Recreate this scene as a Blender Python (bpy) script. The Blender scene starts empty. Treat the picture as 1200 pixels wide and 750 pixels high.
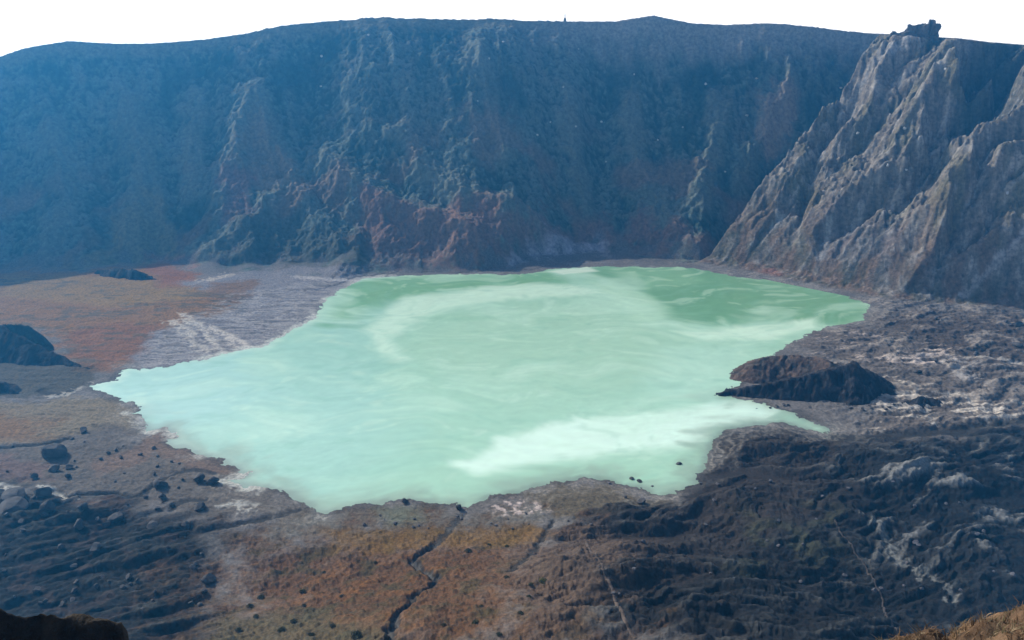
import bpy, bmesh, math, random
import numpy as np

random.seed(7)
S = bpy.context.scene
COL = S.collection

# ------------------------------------------------------------------ camera, sky, sun, exposure
H = 200.0                      # eye height above the lake
FPX = 1039.0                   # focal length in 1200-px-wide picture pixels
PITCH = math.radians(18.4)
cam_d = bpy.data.cameras.new('camera')
cam_d.sensor_width = 36.0
cam_d.lens = 36.0 * FPX / 1200.0
cam_d.clip_start = 0.1
cam_d.clip_end = 20000
cam = bpy.data.objects.new('camera', cam_d)
COL.objects.link(cam)
cam.location = (0, 0, H)
cam.rotation_euler = (math.radians(90) - PITCH, 0, 0)
S.camera = cam

SUN_AZ = math.radians(-53)     # measured from +Y, negative = left
SUN_EL = math.radians(35)
w = bpy.data.worlds.new('World')
S.world = w
w.use_nodes = True
wn = w.node_tree.nodes
sky = wn.new('ShaderNodeTexSky')
sky.sky_type = 'NISHITA'
sky.sun_disc = False
sky.sun_elevation = SUN_EL
sky.sun_rotation = SUN_AZ
sky.air_density = 1.0
sky.dust_density = 5.0
sky.altitude = 1000
bg = wn['Background']
bg.inputs['Strength'].default_value = 0.15
# sky-whitening glow added low over the horizon, all the way round
wtc = wn.new('ShaderNodeTexCoord'); wsx = wn.new('ShaderNodeSeparateXYZ')
w.node_tree.links.new(wtc.outputs['Generated'], wsx.inputs[0])
wmr = wn.new('ShaderNodeMapRange'); wmr.interpolation_type = 'SMOOTHSTEP'
wmr.inputs[1].default_value = 0.03; wmr.inputs[2].default_value = 0.11; wmr.inputs[3].default_value = 1.0; wmr.inputs[4].default_value = 0.0
w.node_tree.links.new(wsx.outputs['Z'], wmr.inputs[0])
wmx = wn.new('ShaderNodeMix'); wmx.data_type = 'RGBA'
w.node_tree.links.new(wmr.outputs[0], wmx.inputs[0])
w.node_tree.links.new(sky.outputs[0], wmx.inputs[6])
wmx.inputs[7].default_value = (10.5, 9.9, 9.0, 1)
w.node_tree.links.new(wmx.outputs[2], bg.inputs['Color'])

sl = bpy.data.lights.new('sun', 'SUN')
sl.energy = 4.4
sl.angle = math.radians(0.6)
sl.color = (1.0, 0.93, 0.82)
so = bpy.data.objects.new('sun', sl)
COL.objects.link(so)
sv = (math.sin(SUN_AZ) * math.cos(SUN_EL), math.cos(SUN_AZ) * math.cos(SUN_EL), math.sin(SUN_EL))
import mathutils
so.rotation_euler = mathutils.Vector(sv).to_track_quat('Z', 'Y').to_euler()
so.location = (0, 300, 400)

S.view_settings.view_transform = 'Standard'
S.view_settings.look = 'None'
S.view_settings.gamma = 1.0
S.view_settings.exposure = 0.30
S.render.engine = 'CYCLES'
S.cycles.use_denoising = True
S.cycles.max_bounces = 4
S.cycles.diffuse_bounces = 2
S.cycles.glossy_bounces = 2
S.cycles.volume_bounces = 0
S.cycles.sample_clamp_indirect = 4.0

HAZE_DENSITY = 0.00030
HAZE_COLOR = (0.06, 0.43, 1.0)
HAZE_ALBEDO = 1.0

# ------------------------------------------------------------------ helpers
def tag(o, label=None, cat=None, group=None, kind=None):
    if label: o['label'] = label
    if cat: o['category'] = cat
    if group: o['group'] = group
    if kind: o['kind'] = kind
    return o

_rng = np.random.RandomState(11)
_PERM = np.tile(_rng.permutation(256), 3).astype(np.int32)
_G = np.stack([np.cos(np.linspace(0, 2 * np.pi, 256, endpoint=False)), np.sin(np.linspace(0, 2 * np.pi, 256, endpoint=False))], 1).astype(np.float32)

def pnoise(x, y, seed=0):
    """2-D gradient noise, about -0.7..0.7"""
    x = np.asarray(x, np.float64) + seed * 17.31
    y = np.asarray(y, np.float64) + seed * 9.77
    xi = np.floor(x).astype(np.int64); yi = np.floor(y).astype(np.int64)
    xf = (x - xi).astype(np.float32); yf = (y - yi).astype(np.float32)
    xi &= 255; yi &= 255
    u = xf * xf * xf * (xf * (xf * 6 - 15) + 10)
    v = yf * yf * yf * (yf * (yf * 6 - 15) + 10)
    def g(ix, iy, dx, dy):
        h = _PERM[(_PERM[(ix + seed * 31) & 255] + iy) & 511]
        gg = _G[h]
        return gg[..., 0] * dx + gg[..., 1] * dy
    n00 = g(xi, yi, xf, yf); n10 = g(xi + 1, yi, xf - 1, yf)
    n01 = g(xi, yi + 1, xf, yf - 1); n11 = g(xi + 1, yi + 1, xf - 1, yf - 1)
    a = n00 + u * (n10 - n00); b = n01 + u * (n11 - n01)
    return a + v * (b - a)

def fbm(x, y, octv=4, seed=0, gain=0.5):
    s = 0; a = 1.0
    for o in range(octv):
        s = s + a * pnoise(x * 2 ** o, y * 2 ** o, seed + o)
        a *= gain
    return s

def ridged(x, y, octv=4, seed=0, gain=0.5):
    s = 0; a = 1.0; t = 0
    for o in range(octv):
        s = s + a * (1 - np.abs(pnoise(x * 2 ** o, y * 2 ** o, seed + o)) * 2)
        t += a; a *= gain
    return s / t            # about 0..1, high on ridge lines

def sst(a, b, x):
    t = np.clip((x - a) / (b - a), 0, 1)
    return t * t * (3 - 2 * t)

def smax(a, b, k):
    h = np.clip(0.5 + 0.5 * (a - b) / k, 0, 1)
    return b + (a - b) * h + k * h * (1 - h)

def smin(a, b, k):
    return -smax(-a, -b, k)

def ray(px, py):
    """sight line of a photograph pixel: azimuth from +Y and rise per metre"""
    cx = (np.asarray(px, float) - 600) / FPX
    cy = (375 - np.asarray(py, float)) / FPX
    dx = cx
    dy = math.cos(PITCH) + cy * math.sin(PITCH)
    dz = -math.sin(PITCH) + cy * math.cos(PITCH)
    hr = np.hypot(dx, dy)
    return np.arctan2(dx, dy), dz / hr

def at(px, py, z=0.0):
    th, m = ray(px, py)
    r = (z - H) / m
    return r * np.sin(th), r * np.cos(th)

def seg_dist(x, y, pts, closed):
    """distance to a polyline, parameter along it, and inside flag"""
    best = np.full(x.shape, 1e9, np.float32); par = np.zeros(x.shape, np.float32)
    inside = np.zeros(x.shape, bool)
    n = len(pts)
    L = 0.0
    for i in range(n if closed else n - 1):
        ax, ay = pts[i]; bx, by = pts[(i + 1) % n]
        ex, ey = bx - ax, by - ay
        l2 = ex * ex + ey * ey + 1e-9
        t = np.clip(((x - ax) * ex + (y - ay) * ey) / l2, 0, 1)
        d = np.hypot(x - ax - t * ex, y - ay - t * ey)
        m = d < best
        best = np.where(m, d, best)
        par = np.where(m, L + t * math.sqrt(l2), par)
        L += math.sqrt(l2)
        if closed:
            c = ((ay > y) != (by > y))
            with np.errstate(divide='ignore', invalid='ignore'):
                xc = (bx - ax) * (y - ay) / ((by - ay) if by != ay else 1e-9) + ax
            inside ^= c & (x < xc)
    return best, par / max(L, 1e-6), inside

def sdist(x, y, pts):
    d, _, i = seg_dist(x, y, pts, True)
    return np.where(i, -d, d)

def P(lst, z=0.0):
    return [tuple(float(v) for v in at(px, py, z)) for px, py in lst]

# ------------------------------------------------------------------ the crater's shape (plan curves in metres)
SHORE_PX = [(103,453),(120,449),(133,447),(147,432),(173,433),(200,430),(217,423),(240,422),(257,416),(283,410),(307,407),(333,393),
            (352,382),(367,374),(378,356),(398,340),(420,328),(433,326),(470,323),(500,322),(560,321),(600,322),(625,320),(650,315),(700,312),
            (760,313),(800,313),(833,318),(867,325),(917,330),(950,337),(987,345),(1013,355),(1019,363),(1009,376),(967,384),(945,392),
            (922,404),(914,412),(886,424),(884,441),(862,452),(842,461),(845,465),(878,468),(908,477),(930,484),(955,494),(972,505),(962,508),
            (940,502),(918,494),(886,497),(854,503),(836,516),(832,532),(822,552),(814,566),(800,575),(767,582),(760,573),(735,569),
            (706,562),(681,561),(652,565),(616,573),(594,580),(573,583),(548,597),(539,592),(508,590),(486,587),(474,587),(436,589),
            (402,597),(378,602),(362,592),(335,577),(312,571),(288,570),(268,563),(290,557),(281,551),(252,538),(216,525),(194,519),(202,513),(196,500),
            (176,505),(164,494),(166,487),(152,484),(167,477),(140,467),(117,460)]
SHORE = P(SHORE_PX)

_fb = [(0,321),(100,319),(190,313),(260,318),(330,321),(430,320),(560,319),(610,312),(640,304),(700,297),(760,302),(820,307)]
_fth = []; _frb = []
for px_, py_ in _fb:
    th_, m_ = ray(px_, py_)
    _fth.append(float(th_)); _frb.append(float(-H / m_))
for px_, rr_ in ((-420, 790), (-200, 822)):
    _fth.insert(0 if px_ == -420 else 1, float(ray(px_, 320)[0])); _frb.insert(0 if px_ == -420 else 1, rr_)
for px_, rr_ in ((900, 838), (1000, 885), (1100, 930), (1200, 965), (1400, 990)):
    _fth.append(float(ray(px_, 200)[0])); _frb.append(rr_)
RIM_PX = [(-420,130),(-200,105),(-60,82),(0,66),(30,56),(80,48),(130,51),(180,51),(240,46),(290,39),(330,30),(380,25),(450,21),(540,23),(600,24),(660,25),(720,25),
          (745,21),(765,18),(785,22),(810,27),(850,29),(900,27),(940,30),(980,35),(1010,38),(1040,40),(1085,44),(1120,45),(1160,50),(1200,53),(1400,62)]
_rth = [float(ray(a, b)[0]) for a, b in RIM_PX]
_rm = [float(ray(a, b)[1]) for a, b in RIM_PX]
_rtth = [float(ray(a, 40)[0]) for a in (-420, 0, 250, 500, 760, 1000, 1200, 1400)]
_rtr = [960, 1010, 985, 968, 990, 1022, 1052, 1072]

def far_wall(th, r):
    rb = np.interp(th, _fth, _frb)
    rb = rb + 9 * fbm(th * 860 / 42, r * 0, 3, 311) * sst(-.05, .0, -th + .02)
    rt = np.interp(th, _rtth, _rtr)
    zt = H + rt * np.interp(th, _rth, _rm)
    t = (r - rb) / (rt - rb)
    return t, zt, rb, rt

def wall_profile(t, zt):
    tc = np.clip(t, 0, 1)
    g = 0.66 * tc + 0.34 * tc ** 2.0
    return zt * g

# right-hand cliff: base line in rotated plan axes a (up-slope) and b (northwards along the base)
UPX, UPY = 0.94, 0.341
_rbp = [(806,309),(832,305),(870,320),(920,331),(990,345),(1030,353),(1100,359),(1200,367),(1330,386)]
_ra = []; _rbb = []
for px_, py_ in _rbp:
    x_, y_ = at(px_, py_, 1.0)
    _ra.append(float(x_ * UPX + y_ * UPY)); _rbb.append(float(-x_ * UPY + y_ * UPX))
_o = np.argsort(_rbb); _rbb = np.array(_rbb)[_o]; _ra = np.array(_ra)[_o]
BN = float(_rbb[-1])           # northern end of the cliff base

def cliff(x, y):
    a = x * UPX + y * UPY
    b = -x * UPY + y * UPX
    t = a - np.interp(b, _rbb, _ra)
    edge = BN - 8 + 14 * np.sin(t / 30.0 + .3) * np.exp(-t / 200.) + 0.09 * np.clip(t, 0, 400) - 10 * sst(120, 190, t) + 20 * sst(25, 75, t) * (1 - sst(100, 125, t))
    return t, b, edge

RAV = None
def near_slope(x, y, th, r):
    edge = 322 + 14 * np.sin(th * 7.0 + 0.6)
    z1 = 30 * sst(0, 1, np.clip((edge - r) / 125., 0, 1))
    z2 = 198.0 - 0.865 * r
    return smax(z1, z2, 10.0)

def base_height(x, y):
    r = np.hypot(x, y); th = np.arctan2(x, y)
    zn = near_slope(x, y, th, r)
    t, zt, rb, rt = far_wall(th, r)
    zf = wall_profile(t, zt)
    zf = np.where(t > 1, zt - 0.16 * (r - rt), zf)
    tc, b, edge = cliff(x, y)
    zr = np.clip(tc, 0, 400)
    zr = 13 * sst(0, 44, zr) + 1.12 * np.clip(zr - 22, 0, 400)
    zr = zr - 1.9 * np.clip(b - edge, 0, 400)
    crest = np.interp(th, _rth, _rm) * (r) + H
    zr = smin(zr, crest, 10.0)
    z = smax(smax(zf, zr, 6.0), zn, 4.0)
    return z

def hit(px, py, f=base_height):
    """march a sight line onto the terrain, returns plan position"""
    th, m = ray(np.atleast_1d(px), np.atleast_1d(py))
    r = np.full(th.shape, 215.0); done = np.zeros(th.shape, bool)
    rr = r.copy()
    for k in range(1100):
        z = H + r * m
        g = f(r * np.sin(th), r * np.cos(th))
        new = (z <= g) & ~done
        rr = np.where(new, r, rr); done |= new
        r = r + 0.8
        if done.all(): break
    rr = np.where(done, rr, r)
    return rr * np.sin(th), rr * np.cos(th)

_HPC = {}
def HP(lst, f=None):
    key = (tuple(lst), f is None)
    if key not in _HPC: _HPC[key] = _trace(lst, f)
    return _HPC[key]
def _trace(lst, f=None):
    a = np.array(lst, float)
    x, y = hit(a[:, 0], a[:, 1], f or base_height)
    return list(zip(x.tolist(), y.tolist()))

# ravine at the cliff's right
def _cb(pts):
    p = np.array(HP(pts)); t_, b_, _ = cliff(p[:, 0], p[:, 1]); o_ = np.argsort(t_); return t_[o_], b_[o_]
ALC_T, ALC_B = _cb([(1113,62),(1117,95),(1121,130),(1127,180)])
RAV_L = HP([(1158,58),(1150,95),(1143,130),(1136,170),(1128,195),(1095,240),(1075,285)])
RAV2 = HP([(1000,108),(976,140),(962,168),(952,200),(943,240),(930,280)])
RAV3 = HP([(1090,150),(1060,185),(1030,225),(1000,262),(985,290)])
RAV4 = HP([(1188,215),(1150,262),(1118,305),(1095,335)])

CHANNELS = [   # polyline px, depth, half width, pale bed
    ([(541,600),(530,612),(518,626),(505,643),(484,658),(490,668),(503,676),(512,682),(505,694),(488,702),(478,716),(466,732),(460,748),(455,765)], 2.4, 1.35),
    ([(648,610),(640,622),(632,640),(622,655),(598,676)], 0.9, 1.2),
    ([(350,594),(320,604),(290,610),(262,617),(232,622),(218,618)], 1.6, 1.5),
    ([(250,551),(228,549),(208,553),(192,560),(180,570),(165,581),(150,584),(136,577),(110,579),(92,580),(78,585),(64,575)], 1.5, 1.4),
    ([(240,584),(222,585),(208,590),(200,597)], 1.2, 1.3),
    ([(805,579),(845,580),(870,584),(905,590),(945,600),(985,605)], 1.0, 1.2),
    ([(0,525),(30,524),(62,520),(82,514)], 1.2, 1.5),
    ([(976,508),(1010,512),(1060,508),(1110,504),(1160,499),(1210,492)], 2.5, 4.0),
    ([(48,456),(70,461),(90,452)], 1.5, 2.0),
]
CH_W = [(HP(c), d, hw) for c, d, hw in CHANNELS]
SPURS = [(HP(c), h, w_) for c, h, w_ in (
    ([(378,186),(405,212),(440,238),(500,262),(560,288)], 13, 26), ([(470,170),(500,205),(545,238),(600,262),(640,284)], 10, 24),
    ([(335,222),(310,255),(275,280),(235,305)], 6, 34), ([(300,120),(318,160),(340,200),(352,235)], 9, 22), ([(296,118),(278,170),(262,215),(258,255)], 9, 20),
    ([(150,120),(165,170),(172,230),(150,285)], 9, 28), ([(60,140),(72,190),(70,250),(50,300)], 8, 28), ([(230,110),(226,160),(222,220)], 7, 22), ([(560,90),(575,140),(590,190)], 6, 24),
    ([(740,110),(745,170),(772,240),(806,292)], 9, 26), ([(665,130),(672,190),(690,250)], 7, 22), ([(925,98),(908,140),(888,175),(868,215)], 11, 18), ([(845,120),(832,180),(820,240)], 7, 22))]
def spurs(x, y, jit):
    hh = np.zeros(x.shape, np.float32); lit = np.zeros(x.shape, np.float32)
    for pts, h, w_ in SPURS:
        m = lmask(x, y, pts, w_, 8.0, jit)
        hh = np.maximum(hh, h * m ** 1.3); lit = np.maximum(lit, m)
    return hh, lit
SAND_LINE = HP([(690,640),(705,660),(718,685),(730,715),(740,748),(745,770)])

# ------------------------------------------------------------------ detailed height + surface colour
def lin(c):
    return np.array([v / 255. / 12.92 if v / 255. <= 0.04045 else ((v / 255. + 0.055) / 1.055) ** 2.4 for v in c], np.float32)

LAVA_PX = [(655,625),(720,600),(800,580),(842,506),(920,498),(985,514),(1080,512),(1260,492),(1400,490),(1400,900),(690,900),(640,760),(630,690)]
LAVA_L_PX = [(-200,560),(0,568),(60,585),(150,592),(250,612),(262,650),(245,690),(262,740),(280,900),(-300,900)]
BROWN_PX = [(262,668),(300,640),(380,628),(430,618),(520,622),(600,618),(640,640),(632,690),(650,740),(690,900),(250,900),(262,740)]
LAVA = HP(LAVA_PX[:7]) + HP(LAVA_PX[7:])
LAVA_L = HP(LAVA_L_PX)
BROWN = HP(BROWN_PX)

def pmask(x, y, pts, soft, wob, warp):
    """soft mask of a plan polygon with a ragged edge, computed only round it"""
    p = np.array(pts)
    m = np.zeros(x.shape, np.float32)
    pad = soft + abs(wob) + 2
    s = (x > p[:, 0].min() - pad) & (x < p[:, 0].max() + pad) & (y > p[:, 1].min() - pad) & (y < p[:, 1].max() + pad)
    if s.any():
        d = sdist(x[s], y[s], pts) + wob * warp[s]
        m[s] = 1 - sst(-soft, soft, d)
    return m

def lmask(x, y, pts, half, wob=0, warp=None):
    p = np.array(pts)
    m = np.zeros(x.shape, np.float32)
    pad = half * 2 + abs(wob) + 2
    s = (x > p[:, 0].min() - pad) & (x < p[:, 0].max() + pad) & (y > p[:, 1].min() - pad) & (y < p[:, 1].max() + pad)
    if s.any():
        xx, yy = x[s], y[s]
        if warp is not None:
            ww = warp[s]; xx = xx + wob * ww; yy = yy + wob * np.roll(ww, 7) * 0
        d, _, _ = seg_dist(xx, yy, pts, False)
        m[s] = np.clip(1 - d / half, 0, 1)
    return m

def terrain(x, y, colour=False):
    x = np.asarray(x, float); y = np.asarray(y, float)
    r = np.hypot(x, y); th = np.arctan2(x, y)
    n_big = fbm(x / 60, y / 60, 3, 1)
    n_mid = fbm(x / 17, y / 17, 4, 5)
    n_fin = fbm(x / 4.2, y / 4.2, 3, 9, 0.6)
    # ---- floor
    xs = x + 4.2 * fbm(x / 10, y / 10, 4, 21, .65); ys = y + 4.2 * fbm(x / 10, y / 10, 4, 27, .65)
    p = np.array(SHORE)
    sd = np.full(x.shape, 300., np.float32)
    s = (x > p[:, 0].min() - 90) & (x < p[:, 0].max() + 90) & (y > p[:, 1].min() - 90) & (y < p[:, 1].max() + 90)
    if s.any():
        sd[s] = sdist(xs[s], ys[s], SHORE)
    sdc = np.clip(sd, -40, 90)
    zfl = np.where(sdc < 0, sdc * 0.12, 0.10 + 0.030 * sdc)
    land = sst(0, 22, sd)
    zfl = zfl + land * (0.5 * n_mid + 0.16 * n_fin + 0.9 * n_big)
    zfl = np.where(sd > 1, np.maximum(zfl, 0.12 + 0.02 * np.minimum(sd, 8)), zfl)
    # ---- lava hummocks and soil clumps
    lv = pmask(x, y, LAVA, 14, 14, n_mid)
    ll = pmask(x, y, LAVA_L, 12, 10, n_mid)
    br = pmask(x, y, BROWN, 28, 36, n_mid + .5 * n_fin)
    wx = x + 14 * fbm(x / 45, y / 45, 2, 33); wy = y + 14 * fbm(x / 45, y / 45, 2, 37)
    h_r = 0.30 * fbm(wx / 30 + wy / 100, wy / 15 - wx / 90, 5, 41, 0.62) + 0.35 * (ridged(wx / 60, wy / 24, 3, 43) - .62)
    us = x * 0.93 + y * 0.36 + 30 * n_big; vs = -x * 0.36 + y * 0.93 + 26 * n_big + 5 * n_mid
    h_s = 0.34 * fbm(us / 40, vs / 12, 5, 181, .62)
    h_f = 0.32 * fbm(x / 5.5, y / 4.0, 4, 47, 0.75)
    u2 = (x * 0.80 + y * 0.60); v2 = (-x * 0.60 + y * 0.80)
    h_l = 0.30 * fbm(u2 / 38 + n_big * .5, v2 / 8.5 + n_big * .8, 5, 51, 0.6)
    clump = fbm(x / 3.0, y / 3.0, 3, 61, 0.7)
    zfl = zfl + land * (lv * (8.0 * h_r + 1.6 * h_f + 8 * h_s + 7 * fbm(us / 90, vs / 38, 2, 185) + 1.5) + ll * (10.5 * h_l + 1.6 * h_f + 0.8) + br * (0.9 * clump + 1.2 * n_mid))
    fl_rest = land * (1 - np.clip(lv + ll + br, 0, 1))
    strat = ridged((x + 8 * n_mid) / 30, y / 8.0, 3, 65) - 0.62
    zfl = zfl + fl_rest * (1.0 * strat + 0.25 * n_fin) * (1 + 1.6 * sst(120, 200, x)) + fl_rest * sst(150, 240, x) * (1.6 * h_r * 2 + 0.5 * h_f + 5 * h_s)
    zfl = np.where(sd > 1.5, np.maximum(zfl, 0.15), zfl)
    # ---- shore and flat bumps
    # ---- near slope
    zn = near_slope(x, y, th, r)
    # ---- far wall
    t, zt, rb, rt = far_wall(th, r)
    U = th * 860.0
    tw = np.clip(t, 0, 1)
    Uw = U + 10 * fbm(U / 55, r / 70, 2, 71)
    but = fbm(Uw / 95, r / 420, 2, 73)
    gul = ridged(Uw / 52, r / 240, 3, 77, 0.55) - 0.62
    Ud = Uw + 0.55 * (r - rb) * np.sign(np.sin(U / 90. + 1.0)); gf = ridged(Ud / 16 + n_mid, r / 48, 3, 83, 0.6) - 0.62
    veg = fbm(U / 5.6, r / 5.0, 3, 87, 0.75)
    toe = fbm(U / 48, r / 52, 2, 89)
    tt = t + (0.10 * but + 0.02 * toe * (1 - tw)) * sst(0.0, 0.25, tw) * (1 - sst(0.75, 1.0, tw))
    sp_h, sp_m = spurs(x, y, n_mid + .4 * n_fin)
    zf = wall_profile(tt, zt) + sp_h
    amp = sst(0.0, 0.12, tw) * (1 - 0.75 * sst(0.88, 1.0, tw))
    zf = zf + amp * (8 * gul * (0.5 + 1.4 * np.clip(but + .3, 0, 1)) + 3.0 * gf + 1.2 * veg + 4 * n_mid + 8 * but)
    zf = zf + sst(0.0, 0.06, tw) * (1 - sst(0.2, 0.45, tw)) * 6 * np.clip(toe + 0.15, 0, 1)
    apl = np.maximum(sst(-.02, -.09, th), sst(.0, .03, th) * (1 - sst(.08, .12, th)) * .5)
    apn = np.clip(0.55 + 1.3 * fbm(U / 62, r * 0, 2, 191), 0.1, 1.2)
    ap = apl * apn * 15 * np.clip((t + .30) / .45, 0, 1) ** 1.7 * (t < .4) * sst(4, 28, sd); zf = np.maximum(zf, ap)
    over = np.clip(r - rt, 0, 1e4)
    zf = np.where(t > 1, zt - 0.16 * over + 0.5 * veg * (1 - sst(0, 6, over)) + 0.6 * n_mid * sst(0, 20, over), zf)
    # ---- right cliff
    tc, b, edge = cliff(x, y)
    bw = b + 15 * fbm(b / 38, tc / 34, 3, 91)
    g1 = ridged(bw / 40, tc / 150, 3, 95, 0.55) - 0.60
    g2 = ridged(bw / 11, tc / 55, 3, 99, 0.6) - 0.60
    rk = fbm(x / 7, y / 7, 4, 103, 0.7); bl = 0.5 - np.abs(fbm(x / 10 + .4 * n_mid, y / 10, 4, 105, .6)) * 2
    tp = np.clip(tc, 0, 400)
    zr = 13 * sst(0, 44, tp) + 1.12 * np.clip(tp - 22, 0, 400)
    ramp = sst(20, 70, tp)
    zr = zr + ramp * (12 * g1 + 3.0 * g2 + 2.4 * rk + 2.4 * bl) + sst(0, 20, tp) * (1 - ramp) * (2.2 * g2 + 1.0 * rk)
    def saw(q):
        f = q - np.floor(q)
        return np.where(f < .20, f / .20, (1 - f) / .80)
    RB = sst(625, 585, b)
    s1 = saw(bw / 58 + 0.5 * n_big + .2); s2 = saw(bw / 17 + 0.7 * n_mid + tc / 160)
    zr = zr + ramp * (17 * (s1 - .5) * (0.6 + 1.2 * n_big) * (1 - RB) + 36 * (s1 - .5) * (0.95 + .5 * n_big) * RB + 7.0 * (s2 - .5) * (0.5 + 1.5 * n_mid) + 14 * fbm(bw / 60, tc / 60, 4, 171, .6))
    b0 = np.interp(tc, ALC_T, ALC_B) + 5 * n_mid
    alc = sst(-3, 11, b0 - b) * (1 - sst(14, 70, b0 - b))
    zr = zr - 70 * alc * sst(ALC_T[0] - 10, ALC_T[0] + 95, tc)
    for pts, dep, hw in ((RAV2, 26, 17), (RAV3, 17, 15), (RAV4, 10, 13)):
        q = np.array(pts)
        s = (x > q[:, 0].min() - hw) & (x < q[:, 0].max() + hw) & (y > q[:, 1].min() - hw) & (y < q[:, 1].max() + hw)
        if s.any():
            d, par, _ = seg_dist(x[s] + 4 * n_mid[s], y[s] + 4 * n_mid[s], pts, False)
            wd = hw * (1 - 0.7 * par)
            zr[s] -= dep * (1 - 0.85 * par) * np.clip(1 - d / wd, 0, 1) ** 0.9
    zr = zr - 1.9 * np.clip(b - edge - 9 * n_mid - 8 * n_big, 0, 400)
    crest = np.interp(th, _rth, _rm) * r + H
    zr = smin(zr, crest + 0.8 * rk, 4.0)
    zr = np.where(tc <= 0, -5, zr)
    # ---- together
    z = np.maximum(zfl, -6)
    wallz = np.maximum(np.where((t > 0) | (ap > .25), zf, -10), zr)
    z = smax(z, wallz, 2.5)
    near_d = zn + sst(0, 6, zn) * (0)
    z = np.where(r < 420, z + zn, z)
    z = np.where(zn > 60, zn + 1.5 * n_mid, z)
    # ---- channels
    bed = np.zeros(x.shape, np.float32); cut = np.zeros(x.shape, np.float32)
    for pts, d, hw in CH_W:
        m = lmask(x, y, pts, hw * 2.0, 2.0, n_fin)
        z = z - d * sst(0, 1, m) * sst(0, 4, sd)
        cut = np.maximum(cut, m)
    z = np.where(sd > 2.0, np.maximum(z, 0.14), z)
    if not colour:
        return z
    # ================= colour (base colours of soil, rock and plants, with some painted light and shade)
    C = np.empty(x.shape + (3,), np.float32)
    def put(m, c, k=1.0):
        m = np.clip(m * k, 0, 1)[..., None]
        C[...] = C * (1 - m) + np.asarray(c, np.float32) * m
    C[...] = (0.125, 0.118, 0.125)
    put(sst(-.25, .35, n_mid), (0.16, 0.15, 0.155), 0.7)
    nz = n_mid + 0.5 * n_fin
    def area(px, c, soft=6, wob=8, k=1.0, f=None):
        put(pmask(x, y, HP(px), soft, wob, nz), c, k)
    # left flats
    area([(-260,326),(-100,325),(0,322),(100,320),(180,312),(240,328),(292,352),(265,378),(205,388),(170,415),(140,428),(95,432),(60,395),(0,380),(-260,400)], (0.205,0.112,0.048), 9, 14)
    put(pmask(x, y, HP([(0,326),(120,326),(220,335),(240,350),(150,362),(0,350)]), 8, 10, nz), (0.225,0.148,0.060), 0.8)
    put(pmask(x, y, HP([(95,385),(190,380),(180,410),(130,428),(95,428),(70,400)]), 8, 12, nz), (0.190,0.085,0.042), 0.8)
    put(pmask(x, y, HP([(165,308),(185,306),(235,325),(232,338),(190,340)]), 6, 8, nz), (0.21,0.082,0.040), 0.8)
    area([(205,335),(245,328),(290,322),(345,319),(430,320),(436,327),(400,340),(380,356),(368,374),(335,392),(300,408),(255,418),(215,425),(160,434),(158,418),(180,395),(225,378),(282,362),(280,350)], (0.190,0.180,0.205), 8, 12)
    put(pmask(x, y, HP([(250,335),(300,330),(290,350),(275,360),(245,352)]), 5, 8, nz), (0.17,0.10,0.06), 0.9)
    put(pmask(x, y, HP([(-260,326),(0,322),(292,350),(200,400),(95,430),(0,385),(-260,400)]), 6, 8, nz) * sst(.55, .8, ridged((x + 14 * n_mid) / 40, (y + 5 * n_mid) / 9, 3, 161)) * sst(-.2, .3, n_big + n_mid), (0.085, 0.075, 0.055), 0.75)
    put(pmask(x, y, HP([(180,395),(282,345),(430,322),(380,356),(300,408),(160,434)]), 6, 8, nz) * sst(.55, .8, ridged((x + 14 * n_mid) / 30, (y + 5 * n_mid) / 5, 3, 163)), (0.34, 0.33, 0.35), 0.65)
    put(pmask(x, y, HP([(180,395),(282,345),(430,322),(380,356),(300,408),(160,434)]), 6, 8, nz) * sst(.1, .4, fbm((x + 14 * n_mid) / 26, (y + 5 * n_mid) / 6, 3, 165)), (0.095, 0.088, 0.095), 0.6)
    # lower left
    area([(-200,462),(0,468),(45,470),(90,462),(140,468),(165,480),(150,500),(80,512),(60,522),(-200,530)], (0.17,0.14,0.10), 5, 8)
    put(pmask(x, y, HP([(-200,482),(0,485),(50,492),(58,510),(25,518),(-200,524)]), 12, 14, nz), (0.17,0.095,0.042), 0.85)
    area([(-200,530),(60,524),(130,500),(190,520),(285,552),(335,580),(360,595),(330,612),(240,600),(100,590),(-200,560)], (0.105,0.092,0.086), 8, 12)
    put(pmask(x, y, HP([(190,500),(215,512),(255,535),(290,555),(250,552),(215,545),(180,530),(150,545),(120,560),(100,548),(160,522)]), 3, 7, nz), (0.15,0.105,0.085), 0.9)
    put(pmask(x, y, HP([(-100,535),(0,536),(55,545),(50,565),(-100,562)]), 4, 8, nz), (0.13,0.085,0.08), 0.8)
    put(pmask(x, y, HP([(85,590),(130,585),(160,605),(140,625),(100,620)]), 3, 8, nz), (0.16,0.085,0.06), 0.7)
    put(pmask(x, y, HP([(-120,400),(20,415),(95,428),(116,440),(96,452),(60,458),(30,466),(-120,470)]), 6, 10, nz), (0.050, 0.047, 0.034), 0.8)
    # right flats
    area([(925,405),(960,384),(1010,378),(1020,362),(1100,362),(1300,366),(1300,500),(1080,505),(985,512),(1045,470),(1030,445),(960,415)], (0.115,0.100,0.098), 8, 10)
    put(pmask(x, y, HP([(1040,372),(1300,372),(1300,440),(1120,425),(1080,400)]), 8, 12, nz), (0.070,0.056,0.052), 0.85)
    pale = ridged((x + 10 * n_mid) / 26, y / 6.0, 3, 111) * (0.7 + 0.6 * n_big)
    put(pmask(x, y, HP([(915,408),(960,388),(1020,388),(1110,405),(1130,432),(1040,425),(960,416)]), 6, 8, nz) * sst(.52, .72, pale), (0.54,0.46,0.44), 0.95)
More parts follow.
